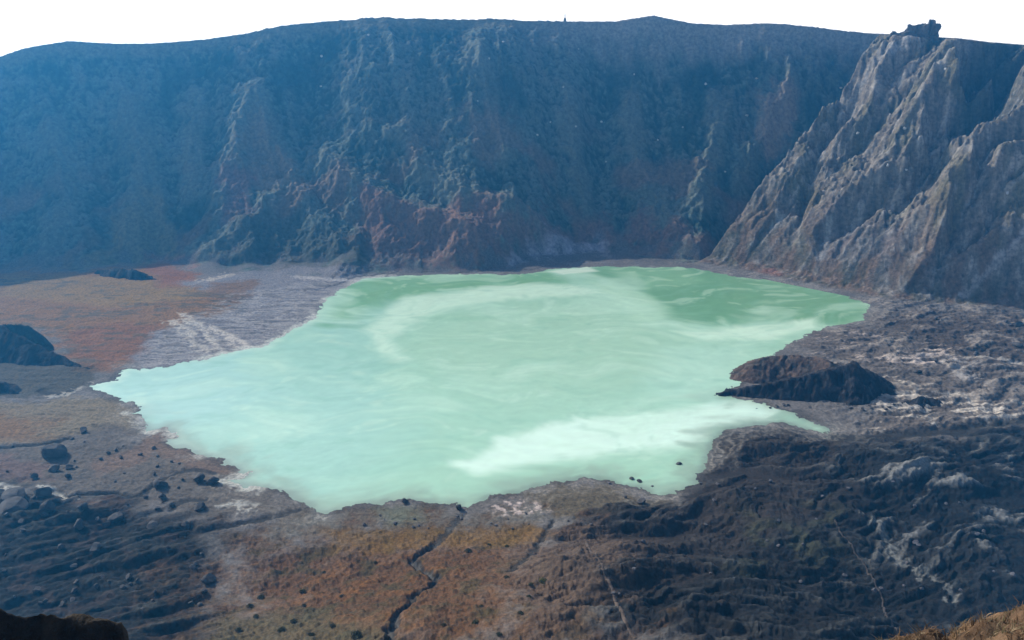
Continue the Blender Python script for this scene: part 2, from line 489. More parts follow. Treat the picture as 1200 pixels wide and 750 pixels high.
    put(pmask(x, y, HP([(1035,440),(1080,455),(1140,470),(1260,468),(1260,496),(1150,498),(1060,505),(1000,512),(1030,490)]), 4, 8, nz) * sst(.48, .66, pale), (0.55,0.50,0.47), 0.95)
    put(pmask(x, y, HP([(1090,418),(1180,432),(1190,448),(1130,450)]), 4, 8, nz) * sst(.50, .70, pale), (0.36,0.34,0.35), 0.8)
    rf = sst(150, 230, x) * sst(0, 10, sd) * sst(330, 380, r) * (1 - lv)
    put(rf * sst(.03, .3, .25 * h_f + .3 * h_r + 1.3 * h_s), (0.30, 0.265, 0.25), 0.75)
    put(rf * sst(.03, .25, -h_f - .4 * h_r), (0.035, 0.033, 0.038), 0.8)
    # shore strips
    area([(325,612),(362,596),(400,598),(480,588),(545,600),(640,590),(660,612),(600,618),(520,622),(430,618),(380,628),(340,636),(290,640)], (0.130,0.124,0.115), 6, 10)
    put(pmask(x, y, HP([(565,588),(600,580),(645,585),(660,598),(625,605),(590,606)]), 3, 6, nz) * sst(-.1, .3, n_fin), (0.50,0.42,0.42), 0.9)
    area([(612,576),(655,566),(705,563),(765,580),(800,577),(790,600),(720,610),(650,608),(640,590)], (0.105,0.088,0.065), 4, 8)
    put(pmask(x, y, HP([(440,592),(480,588),(500,606),(450,618)]), 3, 5, nz), (0.12,0.135,0.10), 0.7)
    # dark lava, right and left
    put(lv, (0.010, 0.0105, 0.012))
    put(lv * sst(.0, .24, h_r * .5 + 0.25 * h_f + .8 * h_s), (0.058, 0.062, 0.068), 0.75)  # raised folds painted lighter as lit faces
    put(lv * sst(.1, .26, h_s + .15 * h_f) * sst(.0, .3, n_big + .4 * n_mid), (0.15, 0.15, 0.155), 0.6)
    put(lv * sst(.02, .3, fbm(x / 11, y / 11, 3, 121)), (0.010, 0.011, 0.015), 0.7)
    put(pmask(x, y, HP([(700,640),(800,580),(842,506),(930,498),(985,516),(980,600),(860,640),(760,700)]), 12, 14, nz) * lv, (0.042,0.033,0.030), 0.6)
    put(pmask(x, y, HP([(850,600),(1000,580),(985,700),(850,690)]), 14, 16, nz) * sst(.0, .4, n_mid), (0.07,0.075,0.045), 0.5)
    put(pmask(x, y, HP([(1000,545),(1120,520),(1220,560),(1220,660),(1060,640)]), 14, 18, nz) * sst(.05, .24, .25 * h_f + .3 * h_r + 1.1 * h_s), (0.20,0.205,0.22), 0.75)
    put(ll, (0.007, 0.0075, 0.008))
    put(ll * sst(.02, .2, h_l + .4 * h_f), (0.044, 0.047, 0.047), 0.75)
    put(ll * sst(.1, .4, fbm(x / 12, y / 12, 2, 125)), (0.06, 0.042, 0.038), 0.5)
    # brown vegetated slope
    put(br, (0.098, 0.050, 0.024))
    put(br * sst(.0, .4, n_mid), (0.155, 0.070, 0.020), 0.7)
    put(br * sst(.05, .45, fbm(x / 13, y / 13, 3, 131)), (0.052, 0.042, 0.018), 0.8)
    put(br * sst(.15, .4, clump), (0.045, 0.038, 0.024), 0.6)
    put(pmask(x, y, HP([(380,620),(640,615),(640,640),(390,645)]), 5, 6, nz), (0.165,0.095,0.024), 0.6)
    put(pmask(x, y, HP([(600,650),(700,620),(760,640),(720,700),(640,760),(620,700)]), 10, 12, nz), (0.105,0.075,0.060), 0.7)
    put(pmask(x, y, HP([(250,735),(330,720),(450,735),(470,900),(230,900)]), 8, 12, nz), (0.075,0.068,0.04), 0.7)
    # channels: darkened cuts, a pale bed in the large one
    put(sst(.15, .7, cut), (0.026, 0.025, 0.026), 0.9)
    m = lmask(x, y, CH_W[0][0], 2.6, 2.0, n_fin); put(sst(.45, .9, m) * sst(-.2, .25, n_mid), (0.11, 0.11, 0.115), 0.7)
    
    for ln, hw, c in (([(205,378),(222,392),(238,412)], 3.0, (0.48,0.45,0.43)), ([(212,370),(240,388),(262,412)], 2.6, (0.50,0.47,0.45)), ([(250,385),(270,394),(292,408)], 3.2, (0.54,0.50,0.48)),
                      ([(240,332),(262,328),(268,325)], 3.5, (0.45,0.40,0.36)), ([(350,326),(385,328),(430,327)], 3.5, (0.42,0.40,0.42)), ([(110,447),(80,456),(60,463)], 2.0, (0.40,0.39,0.38)),
                      ([(0,571),(12,572),(20,578),(26,585)], 1.6, (0.5,0.5,0.5)), ([(62,573),(75,580),(84,586)], 1.4, (0.45,0.45,0.45)), ([(265,592),(282,588),(300,590),(296,597)], 2.0, (0.42,0.42,0.42)),
                      ([(1020,612),(1060,655),(1090,690),(1120,715)], 1.8, (0.17,0.18,0.19)), ([(1130,420),(1180,424),(1210,428)], 2.5, (0.4,0.37,0.36))):
        m = lmask(x, y, HP(ln), hw * 2, 7.0, n_fin + n_mid); put(sst(.15, .9, m + .7 * n_fin) * (m > 0), c, 0.75)
    put((1 - sst(.5, 6.0, sd + 3.5 * n_mid + 2 * n_fin)) * sst(0, 30, 520 - y), (0.060, 0.056, 0.056), 0.65)
    for s0, s1_, k_ in ((4.0, 0.9, .5), (8.5, 1.1, .38), (14.0, 1.3, .25)):
        put(np.exp(-((sd + 2.2 * n_fin + 2.5 * n_mid - s0) / s1_) ** 2) * sst(-.15, .3, n_big + .8 * n_mid) * (sd > 0), (0.30, 0.285, 0.275), k_)
    # pale dried rim round the water
    put((1 - sst(1.0, 6.5, sd + 3.5 * n_fin)) * sst(-.1, .25, n_big + .3 * n_mid) * (0.15 + 0.85 * sst(-60, -120, x)), (0.55, 0.56, 0.55), 0.75)
    C *= np.array((0.90, 0.88, 0.77), np.float32)
    # ---- far wall
    wm = sst(-0.05, 0.10, t + 0.16 * n_mid + .05 * n_fin) * (1 - sst(-2, 2, zr - zf))
    W = np.empty_like(C); C0 = C; C = W
    C[...] = (0.052, 0.060, 0.046)
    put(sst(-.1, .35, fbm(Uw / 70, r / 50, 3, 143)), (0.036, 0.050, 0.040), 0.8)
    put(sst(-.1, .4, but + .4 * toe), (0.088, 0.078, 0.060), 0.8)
    put(sst(.0, .22, gul), (0.115, 0.105, 0.085), 0.8)  # gully relief painted in: ribs lighter here, hollows darker below
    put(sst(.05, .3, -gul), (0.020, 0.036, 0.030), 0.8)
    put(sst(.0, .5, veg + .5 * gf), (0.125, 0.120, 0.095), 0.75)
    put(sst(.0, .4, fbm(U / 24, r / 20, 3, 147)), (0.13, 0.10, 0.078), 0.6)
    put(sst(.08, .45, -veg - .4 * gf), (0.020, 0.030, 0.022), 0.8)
    put(sst(.25, .8, sp_m + .5 * n_mid), (0.150, 0.120, 0.088), 0.75)  # spur crests painted lighter so their relief shows
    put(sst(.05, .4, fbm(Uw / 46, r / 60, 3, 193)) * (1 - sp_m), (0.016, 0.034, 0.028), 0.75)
    C *= np.array((0.80, 1.10, 1.18), np.float32)  # blue of haze and shade painted in as a teal shift
    put(sst(.05, .4, fbm(Uw / 60, r / 44, 3, 197)) * (1 - sst(.35, .7, t)), (0.150, 0.098, 0.066), 0.7)
    nw = fbm(U / 22, r / 22, 3, 141)
    def warea(px, c, soft=10, wob=14, k=1.0):
        put(pmask(x, y, HP(px), soft, wob, nw + .4 * veg), c, k)
    warea([(420,235),(520,250),(600,262),(690,262),(780,262),(830,300),(760,300),(700,292),(640,300),(560,316),(440,316),(420,280)], (0.165,0.092,0.070), 14, 26, 0.8)
    warea([(590,312),(640,290),(700,284),(725,300),(700,312),(640,318)], (0.30,0.28,0.31), 6, 10, 0.9)
    warea([(130,250),(190,235),(220,300),(170,318),(60,318),(110,290)], (0.140,0.120,0.060), 8, 18, 0.8)
    warea([(180,300),(215,300),(240,318),(200,322)], (0.22,0.10,0.07), 5, 8, 0.8)
    warea([(285,140),(310,140),(350,200),(330,235),(280,220)], (0.165,0.125,0.085), 8, 12, 0.75)
    warea([(540,145),(600,140),(610,190),(560,200)], (0.15,0.115,0.085), 8, 16, 0.7)
    warea([(262,205),(300,210),(300,262),(262,262)], (0.165,0.095,0.080), 6, 12, 0.75)
    warea([(280,250),(380,262),(430,275),(430,318),(330,318),(250,315)], (0.050,0.055,0.042), 8, 14, 0.7)
    warea([(890,110),(930,100),(935,140),(900,190),(885,170)], (0.24,0.18,0.13), 5, 10, 0.85)
    put(sst(.93, .99, t + .02 * veg), (0.13, 0.125, 0.085), 0.9)
    put(sst(.80, .97, t + .1 * n_mid) * sst(-0.05, 0.12, th), (0.22, 0.21, 0.19), 0.7)
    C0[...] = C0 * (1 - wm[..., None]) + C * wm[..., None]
    # ---- right cliff
    rm = sst(-1.5, 1.5, zr - zf) * sst(1.0, 8.0, tc) * sst(0.5, 3, zr)
    C[...] = (0.130, 0.112, 0.090)
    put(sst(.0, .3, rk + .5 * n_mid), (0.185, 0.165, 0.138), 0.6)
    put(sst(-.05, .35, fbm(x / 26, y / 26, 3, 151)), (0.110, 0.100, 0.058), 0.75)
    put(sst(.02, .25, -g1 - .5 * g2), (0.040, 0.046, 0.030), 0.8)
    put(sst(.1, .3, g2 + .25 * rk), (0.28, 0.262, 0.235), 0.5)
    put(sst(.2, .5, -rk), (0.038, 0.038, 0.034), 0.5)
    put((1 - sst(30, 85, tp)) * sst(-.3, .2, n_mid), (0.125, 0.078, 0.050), 0.75)
    put((1 - sst(18, 45, tp)) * sst(.0, .4, fbm(x / 9, y / 9, 2, 157)), (0.06, 0.06, 0.040), 0.7)
    put(alc * sst(ALC_T[0] - 5, ALC_T[0] + 50, tc), (0.020, 0.034, 0.030), 0.8)  # alcove's shade painted in with a near-black green
    put(pmask(x, y, HP([(935,250),(1010,230),(1060,270),(1040,320),(960,300)]), 8, 14, nz), (0.115,0.11,0.12), 0.45)
    put(pmask(x, y, HP([(882,318),(905,314),(918,320),(905,327),(885,326)]), 2, 4, nz), (0.20,0.09,0.062), 0.7)
    for ln, hw in (([(972,262),(967,285),(962,302)], 2.2), ([(1010,240),(1000,262)], 2.0), ([(1205,272),(1180,300),(1150,328),(1130,348)], 1.5),
                   ([(1062,60),(1045,72),(1030,85)], 2.0), ([(918,252),(908,262)], 2.2)):
        m = lmask(x, y, HP(ln), hw * 2, 4.0, rk); put(sst(.2, .8, m + .5 * rk), (0.26,0.25,0.24), 0.7)
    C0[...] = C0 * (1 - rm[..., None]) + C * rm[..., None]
    C = C0
    zone = np.zeros(x.shape, np.int8)
    zone[(wm > .5)] = 1
    zone[(rm > .5)] = 2
    zone[(r < 300) & (zone == 0)] = 3
    return z, C, zone

# ------------------------------------------------------------------ materials
def mat_base(name):
    m = bpy.data.materials.new(name); m.use_nodes = True
    nt = m.node_tree
    return m, nt, nt.nodes['Principled BSDF']

def mat_ground(name, scale=0.9, var=0.35, bump=0.25, rough=0.95):
    m, nt, b = mat_base(name)
    at_ = nt.nodes.new('ShaderNodeAttribute'); at_.attribute_name = 'tint'
    tc = nt.nodes.new('ShaderNodeTexCoord')
    no = nt.nodes.new('ShaderNodeTexNoise'); no.inputs['Scale'].default_value = scale; no.inputs['Detail'].default_value = 4; no.inputs['Roughness'].default_value = 0.65
    nt.links.new(tc.outputs['Object'], no.inputs['Vector'])
    mr = nt.nodes.new('ShaderNodeMapRange'); mr.inputs[1].default_value = 0.3; mr.inputs[2].default_value = 0.7
    mr.inputs[3].default_value = 1 - var; mr.inputs[4].default_value = 1 + var
    nt.links.new(no.outputs['Fac'], mr.inputs[0])
    mx = nt.nodes.new('ShaderNodeVectorMath'); mx.operation = 'SCALE'
    nt.links.new(at_.outputs['Color'], mx.inputs[0]); nt.links.new(mr.outputs[0], mx.inputs['Scale'])
    nt.links.new(mx.outputs[0], b.inputs['Base Color'])
    b.inputs['Roughness'].default_value = rough
    b.inputs['Specular IOR Level'].default_value = 0.15
    bp = nt.nodes.new('ShaderNodeBump'); bp.inputs['Strength'].default_value = bump; bp.inputs['Distance'].default_value = 1.0
    nt.links.new(no.outputs['Fac'], bp.inputs['Height']); nt.links.new(bp.outputs[0], b.inputs['Normal'])
    return m

def mat_rock(name, c1, c2, scale=1.5, rough=0.9):
    m, nt, b = mat_base(name)
    tc = nt.nodes.new('ShaderNodeTexCoord')
    no = nt.nodes.new('ShaderNodeTexNoise'); no.inputs['Scale'].default_value = scale; no.inputs['Detail'].default_value = 6; no.inputs['Roughness'].default_value = 0.7
    nt.links.new(tc.outputs['Object'], no.inputs['Vector'])
    cr = nt.nodes.new('ShaderNodeValToRGB'); cr.color_ramp.elements[0].position = 0.32; cr.color_ramp.elements[1].position = 0.68
    cr.color_ramp.elements[0].color = (*c1, 1); cr.color_ramp.elements[1].color = (*c2, 1)
    nt.links.new(no.outputs['Fac'], cr.inputs[0]); nt.links.new(cr.outputs[0], b.inputs['Base Color'])
    b.inputs['Roughness'].default_value = rough; b.inputs['Specular IOR Level'].default_value = 0.2
    bp = nt.nodes.new('ShaderNodeBump'); bp.inputs['Strength'].default_value = 0.5; bp.inputs['Distance'].default_value = 0.3
    nt.links.new(no.outputs['Fac'], bp.inputs['Height']); nt.links.new(bp.outputs[0], b.inputs['Normal'])
    return m

M_FLOOR = mat_ground('crater_soil', 0.7, 0.45, 0.6)
M_WALL = mat_ground('wall_scrub', 0.30, 0.40, 0.5)
M_CLIFF = mat_ground('cliff_rock', 0.35, 0.50, 1.0)

# ------------------------------------------------------------------ terrain mesh
GRID = {}
def ground(x, y):
    """height of the finished ground, read from its own grid"""
    x = np.asarray(x, float); y = np.asarray(y, float)
    r = np.hypot(x, y); th = np.arctan2(x, y)
    T, RR, Z = GRID['th'], GRID['r'], GRID['z']
    i = np.clip(np.searchsorted(RR, r) - 1, 0, len(RR) - 2); u = np.clip((r - RR[i]) / (RR[i + 1] - RR[i]), 0, 1)
    f = np.clip((th - T[0]) / (T[1] - T[0]), 0, len(T) - 1.001); j = f.astype(int); v = f - j
    return (Z[i, j] * (1 - u) + Z[i + 1, j] * u) * (1 - v) + (Z[i, j + 1] * (1 - u) + Z[i + 1, j + 1] * u) * v

def grid_mesh_parts(TH, R, parts, name_prefix=''):
    tg, rg = np.meshgrid(TH, R)
    x = rg * np.sin(tg); y = rg * np.cos(tg)
    z = np.empty_like(x); C = np.empty(x.shape + (3,), np.float32); zone = np.empty(x.shape, np.int8)
    step = max(1, int(400000 / x.shape[1]))
    for k in range(0, x.shape[0], step):
        z[k:k + step], C[k:k + step], zone[k:k + step] = terrain(x[k:k + step], y[k:k + step], True)
    GRID.update(th=TH, r=R, z=z)
    nr, nc = x.shape
    co = np.stack([x, y, z], -1).reshape(-1, 3).astype(np.float32)
    Cf = C.reshape(-1, 3)
    idx = np.arange(nr * nc).reshape(nr, nc)
    q = np.stack([idx[:-1, :-1], idx[:-1, 1:], idx[1:, 1:], idx[1:, :-1]], -1).reshape(-1, 4)
    q = q[:, ::-1]
    qz = zone[:-1, :-1].reshape(-1)
    out = []
    for zi, (nm, mat) in parts.items():
        f = q[qz == zi]
        if len(f) == 0: continue
        used, inv = np.unique(f.reshape(-1), return_inverse=True)
        out.append(make_mesh(nm, co[used], inv.reshape(-1, 4), mat, Cf[used]))
    return out

def make_mesh(name, co, quads, mat, col=None, smooth=True, parent=None):
    me = bpy.data.meshes.new(name)
    me.vertices.add(len(co)); me.vertices.foreach_set('co', np.ascontiguousarray(co, np.float32).reshape(-1))
    nf, k = quads.shape
    me.loops.add(nf * k); me.loops.foreach_set('vertex_index', np.ascontiguousarray(quads, np.int32).reshape(-1))
    me.polygons.add(nf)
    me.polygons.foreach_set('loop_start', np.arange(0, nf * k, k, dtype=np.int32))
    me.update(calc_edges=True)
    me.polygons.foreach_set('use_smooth', np.full(nf, smooth))
    if col is not None:
        a = me.color_attributes.new('tint', 'FLOAT_COLOR', 'POINT')
        c4 = np.ones((len(co), 4), np.float32); c4[:, :3] = np.clip(col, 0, 1)
        a.data.foreach_set('color', c4.reshape(-1))
    me.materials.append(mat)
    o = bpy.data.objects.new(name, me); COL.objects.link(o)
    if parent: o.parent = parent
    return o

NT = 1500
TH = np.linspace(math.radians(-44), math.radians(43), NT)
R = np.concatenate([np.array([2.2, 3.2, 4.5, 6, 8, 11, 15, 20, 27, 36, 48, 62, 78, 95, 112, 130, 148, 165, 180, 192, 202]), np.arange(209, 1090, 0.85), np.array([1100, 1120, 1150, 1200, 1260])])
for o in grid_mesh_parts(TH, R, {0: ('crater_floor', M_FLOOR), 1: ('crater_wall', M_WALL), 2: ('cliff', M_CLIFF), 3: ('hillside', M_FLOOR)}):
    tag(o, kind='structure')

# ------------------------------------------------------------------ the lake
def build_lake():
    p = np.array(SHORE)
    xs = np.arange(p[:, 0].min() - 12, p[:, 0].max() + 12, 1.3); ys = np.arange(p[:, 1].min() - 12, p[:, 1].max() + 12, 1.3)
    x, y = np.meshgrid(xs, ys)
    sd = sdist(x, y, SHORE)
    # slow swirls in the milky water
    w1 = fbm(x / 110, y / 110, 3, 201); w2 = fbm(x / 110, y / 110, 3, 207)
    xw = x + 38 * w1; yw = y + 38 * w2
    f1 = fbm(xw / 75, yw / 48, 4, 211); f2 = fbm(xw / 28 + 2 * w1, yw / 16, 4, 217); f3 = fbm(x / 7, y / 7, 3, 223)
    C = np.empty(x.shape + (3,), np.float32)
    def put(m, c, k=1.0):
        m = np.clip(m * k, 0, 1)[..., None]; C[...] = C * (1 - m) + np.asarray(c, np.float32) * m
    nz = f1 + 0.6 * f2
    def area(px, c, soft, wob, k=1.0):
        put(pmask(x, y, P(px), soft, wob, nz), c, k)
    C[...] = (0.38, 0.66, 0.53)
    area([(90,455),(150,425),(300,405),(400,350),(470,345),(450,420),(480,480),(420,600),(300,600),(120,500)], (0.36,0.65,0.62), 30, 26, 0.8)
    area([(90,455),(150,430),(300,405),(300,470),(200,520),(120,500)], (0.40,0.68,0.71), 30, 26, 0.75)
    area([(370,372),(395,335),(470,320),(640,312),(660,330),(520,340),(450,352),(420,378),(385,380)], (0.18,0.45,0.22), 11, 18, 0.9)
    area([(690,306),(840,310),(960,332),(1035,358),(1010,382),(950,382),(880,378),(800,380),(770,360),(740,340),(690,325)], (0.150,0.40,0.205), 16, 22, 0.93)
    area([(700,310),(800,310),(820,330),(760,340)], (0.27,0.55,0.33), 9, 12, 0.6)
    area([(470,400),(560,360),(700,350),(790,380),(800,430),(700,470),(560,460)], (0.42,0.66,0.52), 24, 24, 0.7)
    area([(440,375),(480,350),(580,336),(690,335),(730,345),(600,350),(520,365),(470,380),(455,400),(470,420),(440,410)], (0.66,0.86,0.76), 7, 14, 0.85)
    area([(690,330),(740,335),(780,360),(770,385),(720,360)], (0.52,0.78,0.62), 7, 12, 0.7)
    area([(480,372),(600,364),(680,368),(640,374),(540,376)], (0.33,0.61,0.45), 5, 8, 0.7)
    area([(790,388),(850,384),(920,378),(960,370),(960,384),(900,398),(820,400)], (0.70,0.90,0.80), 6, 10, 0.9)
    area([(535,545),(590,515),(680,490),(790,478),(880,470),(910,480),(900,492),(840,500),(820,520),(720,530),(620,545),(560,556)], (0.74,0.93,0.90), 5, 10, 0.95)
    area([(780,410),(880,400),(885,440),(840,470),(760,470)], (0.50,0.77,0.70), 14, 16, 0.6)
    area([(540,560),(700,535),(830,520),(810,570),(700,556),(600,575)], (0.40,0.66,0.52), 8, 10, 0.5)
    area([(640,318),(690,312),(700,318),(660,322)], (0.75,0.85,0.80), 3, 5, 0.9)
    put(sst(.12, .55, f2), (0.60, 0.82, 0.72), 0.38)
    put(sst(.12, .6, -f2), (0.25, 0.55, 0.43), 0.30)
    put(sst(.05, .5, f1), (0.60, 0.84, 0.74), 0.42)
    put(sst(-9, 0.5, sd + 3.0 * f3) * sst(.0, .3, w1 + .2) * (0.2 + 0.8 * sst(-60, -120, x)), (0.68, 0.82, 0.78), 0.5)     # pale scum along the shore
    shal = sst(-20, -1, sd + 14 * f2 + 5 * f3)
    nearside = sst(0, 60, 520 - y - 0.25 * np.abs(x)) 
    put(shal * nearside, (0.24, 0.30, 0.24), 0.6)
    put(sst(-5, 1, sd + 3 * f3) * nearside, (0.14, 0.15, 0.13), 0.5)
    C = C * 0.74 + 0.26 * C.mean(-1, keepdims=True)
    w3 = fbm(x / 3.2 + 4 * w1, y / 1.7 + 4 * w2, 3, 231, .6); w4 = fbm(xw / 22, yw / 6, 4, 235, .6)
    C *= (1 + 0.06 * w3 * sst(-.3, .4, w1) + 0.06 * w4)[..., None]
    C *= np.array((0.86, 0.94, 0.75), np.float32)
    C *=  (1 + 0.06 * f3)[..., None]
    idx = np.arange(x.size).reshape(x.shape)
    q = np.stack([idx[:-1, :-1], idx[:-1, 1:], idx[1:, 1:], idx[1:, :-1]], -1).reshape(-1, 4)
    keep = sd[:-1, :-1].reshape(-1) < 9
    q = q[keep]
    used, inv = np.unique(q.reshape(-1), return_inverse=True)
    co = np.stack([x, y, np.zeros_like(x)], -1).reshape(-1, 3)[used]
    m, nt, b = mat_base('milky_water')
    a = nt.nodes.new('ShaderNodeAttribute'); a.attribute_name = 'tint'
    nt.links.new(a.outputs['Color'], b.inputs['Base Color'])
    b.inputs['Roughness'].default_value = 0.22; b.inputs['Specular IOR Level'].default_value = 0.5
    tc = nt.nodes.new('ShaderNodeTexCoord'); no = nt.nodes.new('ShaderNodeTexNoise'); no.inputs['Scale'].default_value = 0.6; no.inputs['Detail'].default_value = 3
    nt.links.new(tc.outputs['Object'], no.inputs['Vector'])
    bp = nt.nodes.new('ShaderNodeBump'); bp.inputs['Strength'].default_value = 0.12; bp.inputs['Distance'].default_value = 0.3
    nt.links.new(no.outputs['Fac'], bp.inputs['Height']); nt.links.new(bp.outputs[0], b.inputs['Normal'])
    o = make_mesh('lake', co, inv.reshape(-1, 4), m, C.reshape(-1, 3)[used])
    tag(o, kind='structure')
build_lake()

# ------------------------------------------------------------------ haze
def build_haze():
    x0, x1, y0, y1, z0, z1 = -1150, 1150, -60, 1320, -14, 262
    co = np.array([[x0,y0,z0],[x1,y0,z0],[x1,y1,z0],[x0,y1,z0],[x0,y0,z1],[x1,y0,z1],[x1,y1,z1],[x0,y1,z1]], np.float32)
    q = np.array([[3,2,1,0],[4,5,6,7],[0,1,5,4],[1,2,6,5],[2,3,7,6],[3,0,4,7]])
    m = bpy.data.materials.new('haze'); m.use_nodes = True
    nt = m.node_tree
    nt.nodes.remove(nt.nodes['Principled BSDF'])
    v = nt.nodes.new('ShaderNodeVolumePrincipled')
    v.inputs['Color'].default_value = (*HAZE_COLOR, 1)
    v.inputs['Density'].default_value = HAZE_DENSITY
    v.inputs['Anisotropy'].default_value = 0.6
    nt.links.new(v.outputs[0], nt.nodes['Material Output'].inputs['Volume'])
    o = make_mesh('haze', co, q, m, smooth=False)
    tag(o, kind='stuff')
build_haze()

# ------------------------------------------------------------------ ridges and mounds standing on the crater floor
def ground_z(x, y):
    return ground(np.atleast_1d(x), np.atleast_1d(y))

def ridge_mesh(name, crest, s_front, s_back, mat, cols, parent=None, res=0.7, rough=1.0, seed=300, pad=34):
    """a heap of rock under a crest line; crest = [(px, py, height)]: sight line and height give the plan position"""
    pts = [(*[float(v) for v in at(a, b, h)], h) for a, b, h in crest]
    ax = np.array(pts)
    xs = np.arange(ax[:, 0].min() - pad, ax[:, 0].max() + pad, res); ys = np.arange(ax[:, 1].min() - pad, ax[:, 1].max() + pad, res)
    x, y = np.meshgrid(xs, ys)
    wx = x + 1.6 * fbm(x / 7, y / 7, 3, seed); wy = y + 1.6 * fbm(x / 7, y / 7, 3, seed + 5)
    z = np.full(x.shape, -1e3)
    for (x0, y0, h0), (x1, y1, h1) in zip(pts[:-1], pts[1:]):
        ex, ey = x1 - x0, y1 - y0; l2 = ex * ex + ey * ey
        t = np.clip(((wx - x0) * ex + (wy - y0) * ey) / l2, 0, 1)
        dx = wx - x0 - t * ex; dy = wy - y0 - t * ey
        d = np.hypot(dx, dy)
        sl = np.where(dy < 0, s_front, s_back)
        sl = s_back + (s_front - s_back) * sst(-.35, .35, -dy / (d + .5))
        z = np.maximum(z, h0 + t * (h1 - h0) - sl * d)
    n1 = fbm(x / 9, y / 9, 4, seed + 9, .6); n2 = ridged(x / 6 + n1, y / 14, 3, seed + 13) - .62
    z = z + rough * (1.5 * n1 + 1.8 * n2 + 0.5 * fbm(x / 2.2, y / 2.2, 2, seed + 17))
    g = ground_z(x.ravel(), y.ravel()).reshape(x.shape)
    keep = z > g - 1.2
    q0 = np.arange(x.size).reshape(x.shape)
    k4 = keep[:-1, :-1] | keep[1:, :-1] | keep[:-1, 1:] | keep[1:, 1:]
    q = np.stack([q0[:-1, :-1], q0[:-1, 1:], q0[1:, 1:], q0[1:, :-1]], -1).reshape(-1, 4)[k4.ravel()]
    z = np.maximum(z, g - 2.0)
    C = np.empty(x.shape + (3,), np.float32); C[...] = cols[0]
    for (lo, hi, c), f in zip(cols[1:], (n1, -n1, n2)):
        m = sst(lo, hi, f)[..., None]; C[...] = C * (1 - m) + np.asarray(c, np.float32) * m
    used, inv = np.unique(q.ravel(), return_inverse=True)
    cx, cy = float(ax[:, 0].mean()), float(ax[:, 1].mean())
    off = np.array([cx, cy, 0.0])
    co = np.stack([x, y, z], -1).reshape(-1, 3)[used] - off
    o = make_mesh(name, co, inv.reshape(-1, 4), mat, C.reshape(-1, 3)[used])
    if parent is None:
        o.location = off
    else:
        o.parent = parent; o.location = off - np.array(parent.location)
    return o

def empty(name, loc):
    o = bpy.data.objects.new(name, None); COL.objects.link(o); o.location = loc
    o.empty_display_size = 0.5
    bpy.context.view_layer.update()
    return o

M_MOUND = mat_ground('mound_rock', 0.9, 0.35, 0.6)
DARK = [(0.014, 0.014, 0.016), (.1, .4, (0.030, 0.025, 0.023)), (.1, .4, (0.008, 0.008, 0.010)), (.12, .3, (0.050, 0.048, 0.050))]
BROWNISH = [(0.060, 0.042, 0.033), (.1, .4, (0.120, 0.082, 0.060)), (.1, .4, (0.022, 0.021, 0.020)), (.1, .3, (0.085, 0.072, 0.060))]
ex_, ey_ = at(960, 470, 0)
t = empty('rock_mound', (float(ex_), float(ey_), 0))
tag(t, 'dark brown rocky mound jutting into the pale lake from the right shore', 'mound')
ridge_mesh('front_ridge', [(838,462,0.6),(868,455,4),(905,448,8),(945,440,12),(982,431,16.5),(1001,426,19.5),(1018,437,14),(1034,450,8),(1050,463,3),(1066,468,1.2)], 1.22, 0.55, M_MOUND, DARK, t, seed=310, rough=1.25)  # near-black colour adds to the shade on the mound's front
ridge_mesh('back_ridge', [(886,430,6),(890,422,9),(902,417,10),(925,416,10.5),(950,418,11),(972,422,12.5)], 0.50, 0.6, M_MOUND, BROWNISH, t, seed=330)  # lighter brown painted for the sunlit back
o = ridge_mesh('rock_ridge', [(-60,352,30),(-20,370,25),(4,383,20),(32,398,14),(50,407,10),(78,420,5),(106,432,0.8)], 1.0, 1.25, M_MOUND, DARK, seed=350, rough=0.5)
tag(o, 'dark rock ridge descending towards the lake at the left edge', 'ridge')
o = ridge_mesh('rock_knoll', [(4,379,20.5),(20,380,19),(34,380,18.5),(44,388,14),(50,397,10)], 1.7, 1.6, M_MOUND, [(0.030,0.034,0.026), (.1,.4,(0.05,0.055,0.036)), (.1,.4,(0.018,0.02,0.018))], seed=360, rough=0.5)
tag(o, 'dark mossy rock knob on the crest of the left ridge', 'rock')
o = ridge_mesh('rock_mound', [(-40,440,10),(-8,446,8),(8,452,5),(22,463,1)], 1.1, 0.6, M_MOUND, DARK, seed=365)
tag(o, 'low dark mound below the left ridge, beside brown flats', 'mound')
o = ridge_mesh('rock_mound', [(100,322,3),(118,317,6),(138,315,9),(155,316,10),(170,321,7),(184,329,2)], 1.0, 0.6, M_MOUND, DARK, seed=370)
tag(o, 'small dark mound at the foot of the far wall, behind the tan flats', 'mound')
o = ridge_mesh('rock_mound', [(1052,474,2),(1074,466,5),(1092,468,4),(1115,476,1)], 0.7, 0.5, M_MOUND, DARK, seed=375)
tag(o, 'low dark mound right beside the brown lakeshore mound', 'mound')

# ------------------------------------------------------------------ boulders
M_DARKROCK = mat_rock('dark_boulder', (0.026, 0.025, 0.027), (0.105, 0.098, 0.094), 0.6)
M_PALEROCK = mat_rock('pale_boulder', (0.30, 0.29, 0.27), (0.50, 0.48, 0.45), 0.6)
M_GREYROCK = mat_rock('grey_boulder', (0.05, 0.05, 0.058), (0.13, 0.125, 0.13), 0.5)

